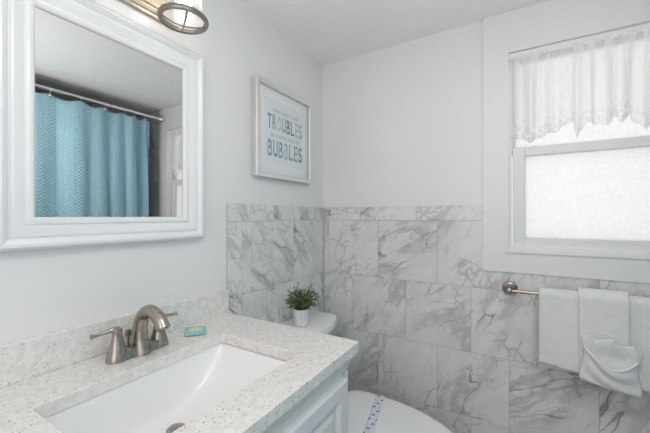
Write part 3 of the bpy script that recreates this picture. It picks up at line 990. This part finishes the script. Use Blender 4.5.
def lidring(z, k):
    return [((x - 0.5) * k + 0.5 , (y - TY) * k + TY, zz) for x, y, zz in bowl_out(z, 0.1865, 0.285, 0.46, 0.832, 64)]
bm = B()
LR = [(0.399, 0.975), (0.4015, 0.995), (0.409, 1.0), (0.4155, 0.993), (0.4185, 0.975), (0.4205, 0.92), (0.4215, 0.8), (0.4225, 0.5), (0.423, 0.2), (0.423, 0.03)]
loft(bm, [lidring(z, k) for z, k in LR])
obj('seat_lid', bm, M['plastic'], toi, smooth=35)
for s in (-1, 1):
    bm = B(); box(bm, 0.262, 0.30, TY + s * 0.075 - 0.02, TY + s * 0.075 + 0.02, 0.3755, 0.408, 0.006)
    obj('hinge', bm, M['plastic'], toi)

# paper band across the lid
def lid_z(x, y):
    # radial lookup of the lid's dome
    for z_, k in ((0.4232, 0.03),): base = z_
    # fraction of outline reached in direction of the point
    dx, dy = x - 0.5, y - TY
    best = 1.0
    if abs(dx) + abs(dy) < 1e-6: return 0.423
    o = bowl_out(0, 0.1865, 0.285, 0.46, 0.832, 128)
    a = math.atan2(dy, dx)
    bd = min(o, key=lambda p: abs(math.atan2(math.sin(math.atan2(p[1] - TY, p[0] - 0.5) - a), math.cos(math.atan2(p[1] - TY, p[0] - 0.5) - a))))
    rr = math.hypot(dx, dy) / math.hypot(bd[0] - 0.5, bd[1] - TY)
    R2 = LR[::-1]
    for (z0, k0), (z1, k1) in zip(R2, R2[1:]):
        if rr <= k1: 
            return z0 + (z1 - z0) * max(0, (rr - k0) / (k1 - k0))
        if k1 >= 1.0: break
    return 0.409 - min(0.02, (rr - 1) * 0.2)
bm = B()
pA, pB = Vector((0.457, TY + 0.1815, 0)), Vector((0.532, TY - 0.1815, 0))
dirn = (pB - pA).normalized(); per = Vector((-dirn.y, dirn.x, 0))
def band(u, v):
    L = (pB - pA).length
    p = pA + dirn * (L * u) + per * ((v - 0.5) * 0.036)
    z = lid_z(p.x, p.y) + 0.0012
    return (p.x, p.y, z)
grid(bm, 60, 6, band, lambda u, v: (u * 0.37, v * 0.036))
bo = obj('paper_band', bm, M['band'], smooth=60, origin=(0.486, TY, 0.4245))
solid(bo, 0.0004, 1)
tag(bo, 'white paper hygiene band with blue print lying across the closed toilet lid', 'paper band')

# ------------------------------------------------------------------ potted plant
PX, PY, PZ = 0.120, 1.262, 0.7355
pl_ = tag(empty('potted_plant', (PX, PY, PZ)), 'small bushy green plant in a white cup pot on the toilet tank', 'plant')
bm = B()
lathe(bm, PX, PY, [(0.0, PZ), (0.030, PZ), (0.0345, PZ + 0.003), (0.0365, PZ + 0.03), (0.0385, PZ + 0.070), (0.0388, PZ + 0.079), (0.0365, PZ + 0.079), (0.0355, PZ + 0.066), (0.0, PZ + 0.066)], 40)
for v in bm.verts:
    a = math.atan2(v.co.y - PY, v.co.x - PX)
    r = math.hypot(v.co.x - PX, v.co.y - PY)
    if r > 0.03:
        k = 1 + 0.012 * math.cos(20 * a)
        v.co.x = PX + (v.co.x - PX) * k; v.co.y = PY + (v.co.y - PY) * k
obj('pot', bm, M['pot'], pl_, smooth=40)
bm = B(); lathe(bm, PX, PY, [(0.0, PZ + 0.0664), (0.032, PZ + 0.0664), (0.030, PZ + 0.072), (0.0, PZ + 0.075)], 24)
obj('soil', bm, M['soil'], pl_, smooth=60)
rnd = random.Random(7)
bs_, bl = B(), B()
for i in range(110):
    a = rnd.uniform(0, 2 * PI)
    el = math.acos(rnd.uniform(-0.12, 1.0))
    r0 = rnd.uniform(0, 0.022)
    L = rnd.uniform(0.045, 0.076) * (1 + 0.30 * math.cos(el))
    p0 = Vector((PX + r0 * math.cos(a), PY + r0 * math.sin(a), PZ + 0.073))
    d = Vector((math.sin(el) * math.cos(a), math.sin(el) * math.sin(a), math.cos(el)))
    pts = []
    for k in range(6):
        s = k / 5
        q = p0 + Vector((0, 0, 0.030)) * s + d * L * s + Vector((0, 0, 0.012 * math.sin(s * PI))) - Vector((0, 0, 0.012 * s * s * math.sin(el)))
        pts.append(q)
    pts = [Vector((max(p.x, 0.014), p.y, p.z)) for p in pts]
    tube(bs_, pts, 0.0006, 4)
    for k in range(20):
        s = 0.25 + 0.75 * k / 19
        f = s * 5; j = min(4, int(f)); c = pts[j].lerp(pts[j + 1], f - j)
        dd = Vector((rnd.gauss(0, 1), rnd.gauss(0, 1), rnd.gauss(0.3, 0.8))).normalized()
        up = dd.cross(Vector((rnd.gauss(0, 1), rnd.gauss(0, 1), rnd.gauss(0, 1)))).normalized()
        l, w_ = rnd.uniform(0.006, 0.0095), rnd.uniform(0.0025, 0.0038)
        nrm = dd.cross(up)
        c = Vector((max(c.x, 0.018), c.y, c.z))
        vsl = [bl.verts.new(c), bl.verts.new(c + dd * l * 0.45 + up * w_ + nrm * 0.0006), bl.verts.new(c + dd * l), bl.verts.new(c + dd * l * 0.45 - up * w_ + nrm * 0.0006)]
        bl.faces.new(vsl)
obj('stems', bs_, M['stem'], pl_)
obj('foliage', bl, M['leaf'], pl_)

# ------------------------------------------------------------------ towel bar and towels
BZ, BY = 0.934, YB - 0.072
BX0, BX1 = 0.972, 1.590
bar = tag(empty('towel_bar', ((BX0 + BX1) / 2, YB - 0.009, BZ)), 'brushed nickel towel bar mounted on the marble tile under the window', 'towel bar')
for xx in (BX0, BX1):
    bm = B()
    lathe_axis(bm, (xx, YB - 0.0090, BZ), (0, -1, 0), [(0.031, 0), (0.031, 0.003), (0.028, 0.0055), (0.0265, 0.0055), (0.0255, 0.009), (0.0215, 0.0115), (0.020, 0.0115), (0.018, 0.015), (0.0125, 0.019), (0.010, 0.028), (0.010, 0.056), (0.0115, 0.063), (0.0105, 0.070), (0.004, 0.0745)], 32)
    obj('mounting_post', bm, M['nickel'], bar, smooth=35)
bm = B(); tube(bm, [(BX0 + 0.006, BY, BZ), (BX1 - 0.006, BY, BZ)], 0.0075, 16)
obj('rail', bm, M['nickel'], bar, smooth=40)

def drape(x0, x1, r, front, back, th, seed, nu=60, nv=110, wob=0.003, tilt=0.0, rnd_edge=0.0):
    """closed slab of cloth hung over the rail: cross-section is an inverted U; front/back give lengths below the rail"""
    bm = B()
    def fr(u): return front + tilt * u
    def path(s, u, rr):
        # s 0..1 : back hem -> over the rail -> front hem
        Lb, La, Lf = back, PI * rr, fr(u)
        d = s * (Lb + La + Lf)
        if d < Lb: return BY + rr, BZ - (Lb - d)
        if d < Lb + La:
            a = (d - Lb) / rr
            return BY + rr * math.cos(a), BZ + rr * math.sin(a)
        return BY - rr, BZ - (d - Lb - La)
    def mk(side):
        def f(u, v):
            rr = r + (th if side else 0)
            y, z = path(v, u, rr)
            x = x0 + (x1 - x0) * u
            hang = sstep(0, 0.25, BZ - z)
            if y < BY:
                n1 = mnoise.noise(Vector((x * 9, z * 4, seed))) * wob * 2.0 * hang
                y += n1 - 0.006 * hang
                x += mnoise.noise(Vector((seed, z * 9, u * 2))) * 0.004 * hang
            n2 = mnoise.noise(Vector((x * 45, z * 45, seed * 3 + y * 20))) * 0.0018
            edge = min(u, 1 - u) * (x1 - x0)
            if side:
                k = 1 - min(1, edge / (th * 0.9)); y -= (-1 if y > BY else 1) * -0.0
                if y < BY: y += th * 0.45 * k * k
                y += n2
                e2 = min(v, 1 - v) * 0.8
                k2 = 1 - min(1, e2 / 0.012)
                if y < BY: y += th * 0.4 * k2 * k2
            z += mnoise.noise(Vector((x * 20, seed, 0))) * 0.002
            return (x, y, z)
        return f
    A = grid(bm, nu, nv, mk(0)); C = grid(bm, nu, nv, mk(1))
    for i in range(nu):
        for j in (0, nv):
            bm.faces.new((A[i][j], A[i + 1][j], C[i + 1][j], C[i][j]))
    for j in range(nv):
        for i in (0, nu):
            bm.faces.new((A[i][j], A[i][j + 1], C[i][j + 1], C[i][j]))
    return bm
bt = obj('bath_towel', drape(1.076, 1.515, 0.0085, 0.272, 0.30, 0.018, 2.0, tilt=0.045, wob=0.004), M['terry'], smooth=70, origin=(1.30, BY, BZ))
tag(bt, 'wide folded white bath towel hung directly over the bar, behind the pocketed hand towel', 'towel', 'white towels on the bar')
ht = tag(empty('hand_towel', (1.273, BY, BZ)), 'narrow white hand towel folded into a pocket, draped over the bath towel', 'towel', 'white towels on the bar')
obj('towel', drape(1.203, 1.348, 0.0315, 0.292, 0.26, 0.009, 5.0, nu=40, tilt=0.02, wob=0.001), M['terry'], ht, smooth=70)
# pocket: a bulging sheet folded up in front of the lower half, mouth sagging open
hx0, hx1 = 1.209, 1.368
yf = BY - 0.0315 - 0.009 - 0.006
def pocket(u, v):
    x = hx0 + (hx1 - hx0) * u
    zb = BZ - 0.294 - 0.026 * u
    zt = BZ - 0.156 - 0.050 * math.sin(PI * min(1, u * 1.05)) ** 0.9 - 0.040 * u
    z = zb + (zt - zb) * v
    w_ = math.sin(PI * u) ** 0.55
    belly = (0.010 + 0.026 * v) * w_
    # soft diagonal creases running from the upper left to the lower right
    q = (v * 0.9 + u * 0.55) * 2 * PI * 2.1
    cre = 0.0042 * math.sin(q + 1.2 * math.sin(u * 3)) * w_ * sstep(0, 0.15, v)
    bott = math.sqrt(max(0, 1 - (1 - min(1, v / 0.12)) ** 2))
    y = yf - 0.002 - (belly + cre) * bott - 0.006 * bott
    return (x + 0.006 * math.sin(v * 5 + 1) * (2 * u - 1), y, z)
bm = B(); grid(bm, 50, 50, pocket)
pk = solid(obj('pocket', bm, M['terry'], ht, smooth=80), 0.006, 0)
def hemroll(u):
    p = Vector(pocket(u, 1.0)); return p + Vector((0, -0.001, 0.0))
bm = B(); tube(bm, [hemroll(k / 40) for k in range(41)], 0.0036, 8)
obj('pocket_hem', bm, M['terry_fine'], ht, smooth=60)

# washcloth fanned out of the pocket
def cloth(u, v):
    a = (u - 0.5) * 2
    xc = 1.290
    wtop = 0.084; wbot = 0.062
    x = xc + a * (wbot + (wtop - wbot) * v) + 0.006 * math.sin(u * 19) * v
    z = BZ - 0.262 + 0.136 * v + 0.008 * v * math.sin(u * 16 + 0.5) + 0.010 * v * math.cos(a * PI / 2) - 0.026 * v * u
    flo = 0.006 * math.sin(u * 2 * PI * 2.4 + 0.6) * sstep(0.15, 1, v)
    y = yf - 0.014 - 0.026 * sstep(0.45, 1.0, v) * (0.4 + 0.6 * math.cos(a * PI / 2)) - flo
    return (x, min(y, yf - 0.006), z)
bm = B(); grid(bm, 70, 30, cloth)
wc = solid(obj('washcloth', bm, M['terry_fine'], smooth=80, origin=(1.290, yf, BZ - 0.2)), 0.0035, 0)
tag(wc, 'small ruffled white washcloth tucked into the pocket of the hand towel', 'washcloth')
bm = B(); tube(bm, [Vector(cloth(k / 60, 1.0)) for k in range(61)], 0.0028, 8)
obj('rolled_hem', bm, M['terry_fine'], wc, smooth=60)

# ------------------------------------------------------------------ shower curtain (seen in the mirror)
SXR, SZR = 1.612, 2.072
sr = tag(empty('shower_rod', (SXR, 0.88, SZR)), 'polished metal shower rod reflected in the mirror, holding the teal curtain', 'shower rod')
bm = B(); tube(bm, [(SXR, -0.89, SZR), (SXR, YB - 0.0225, SZR)], 0.0115, 16)
obj('rod', bm, M['chrome'], sr, smooth=40)
for yy, sg in ((YB - 0.0205, -1), (YF + 0.0005, 1)):
    bm = B(); lathe_axis(bm, (SXR, yy, SZR), (0, sg, 0), [(0.026, 0), (0.026, 0.004), (0.022, 0.010), (0.016, 0.016), (0.015, 0.03), (0.0118, 0.031)], 28)
    obj('flange', bm, M['chrome'], sr, smooth=35)

RY = [1.500, 1.417, 1.335, 1.205, 1.048, 0.879, 0.715, 0.55, 0.39, 0.23, 0.06, -0.10, -0.26, -0.42]
RY = sorted(RY)
CY0, CY1 = -0.46, 1.530
CT = SZR - 0.030
def cphase(y):
    # one full fold per gap between rings; 0 at each ring
    ys = [CY0 - 0.08] + RY + [CY1 + 0.03]
    for i, (a, b) in enumerate(zip(ys, ys[1:])):
        if y <= b: return i + (y - a) / (b - a)
    return len(ys) - 1
def cur(u, v):
    y = CY0 + (CY1 - CY0) * u
    ph = cphase(y)
    z = CT + (0.20 - CT) * v
    sag = 0.016 * (0.5 - 0.5 * math.cos(2 * PI * ph)) * (1 - sstep(0, 0.12, v))
    amp = (0.008 + 0.009 * sstep(0, 0.35, v)) * (1 + 0.5 * sstep(1.25, 1.45, y))
    x = SXR + amp * math.sin(2 * PI * ph + 0.9 * math.sin(ph * 1.7)) + 0.010 * math.sin(ph * PI * 0.9 + 1)
    x += 0.008 * mnoise.noise(Vector((y * 14, z * 2.0, 1)))
    yy = y + 0.012 * math.cos(2 * PI * ph) * sstep(0, 0.3, v) + 0.018 * v * sstep(1.3, 1.53, y)
    return (x, min(yy, YB - 0.05), z - sag)
# arc length for the weave
NU = 560
acc = [0.0]
for i in range(NU):
    a, b = Vector(cur(i / NU, 0.5)), Vector(cur((i + 1) / NU, 0.5))
    acc.append(acc[-1] + math.hypot(b.x - a.x, b.y - a.y))
bm = B(); grid(bm, NU, 90, cur, lambda u, v: (acc[int(round(u * NU))], v * (CT - 0.2)))
sc_o = solid(obj('shower_curtain', bm, M['curtain'], smooth=80, origin=(SXR, 0.6, CT)), 0.0016, 0)
tag(sc_o, 'teal blue shower curtain with raised chevron weave, reflected in the mirror', 'shower curtain')
def make_ring(y):
    r = empty('curtain_ring', (SXR, y, SZR))
    bm = B()
    pts = [(SXR + 0.017 * math.sin(a), y, SZR - 0.004 + 0.0185 * math.cos(a)) for a in [2 * PI * k / 24 for k in range(24)]]
    tube(bm, pts, 0.0018, 8, closed=True)
    tube(bm, [(SXR, y, SZR - 0.022), (SXR + 0.003, y, SZR - 0.027), (SXR, y, SZR - 0.034)], 0.0015, 6)
    obj('hoop', bm, M['chrome'], r, smooth=50)
    bm = B(); lathe_axis(bm, (SXR - 0.0025, y, SZR - 0.038), (-1, 0, 0), [(0.007, 0), (0.0075, 0.0015), (0.006, 0.003)], 16)
    obj('grommet', bm, M['chrome'], r, smooth=35)
    return r
names = ['metal curtain ring nearest the window end of the rod, reflected in the mirror',
         'second metal curtain ring from the window end of the rod, reflected in the mirror',
         'third metal curtain ring from the window end of the rod, reflected in the mirror',
         'fourth metal curtain ring from the window end, above the reflected teal curtain',
         'fifth metal curtain ring from the window end of the rod, reflected in the mirror',
         'sixth metal curtain ring from the window end, nearest the left mirror edge']
vis = sorted(RY, reverse=True)[:6]
proto = make_ring(vis[0])
for i, y in enumerate(vis):
    if i == 0: r = proto
    else:
        r = proto.copy(); COL.objects.link(r); r.location.y = y
        for ch in list(proto.children):
            c = ch.copy(); COL.objects.link(c); c.parent = r
    tag(r, names[i], 'curtain ring', 'curtain rings on the shower rod')
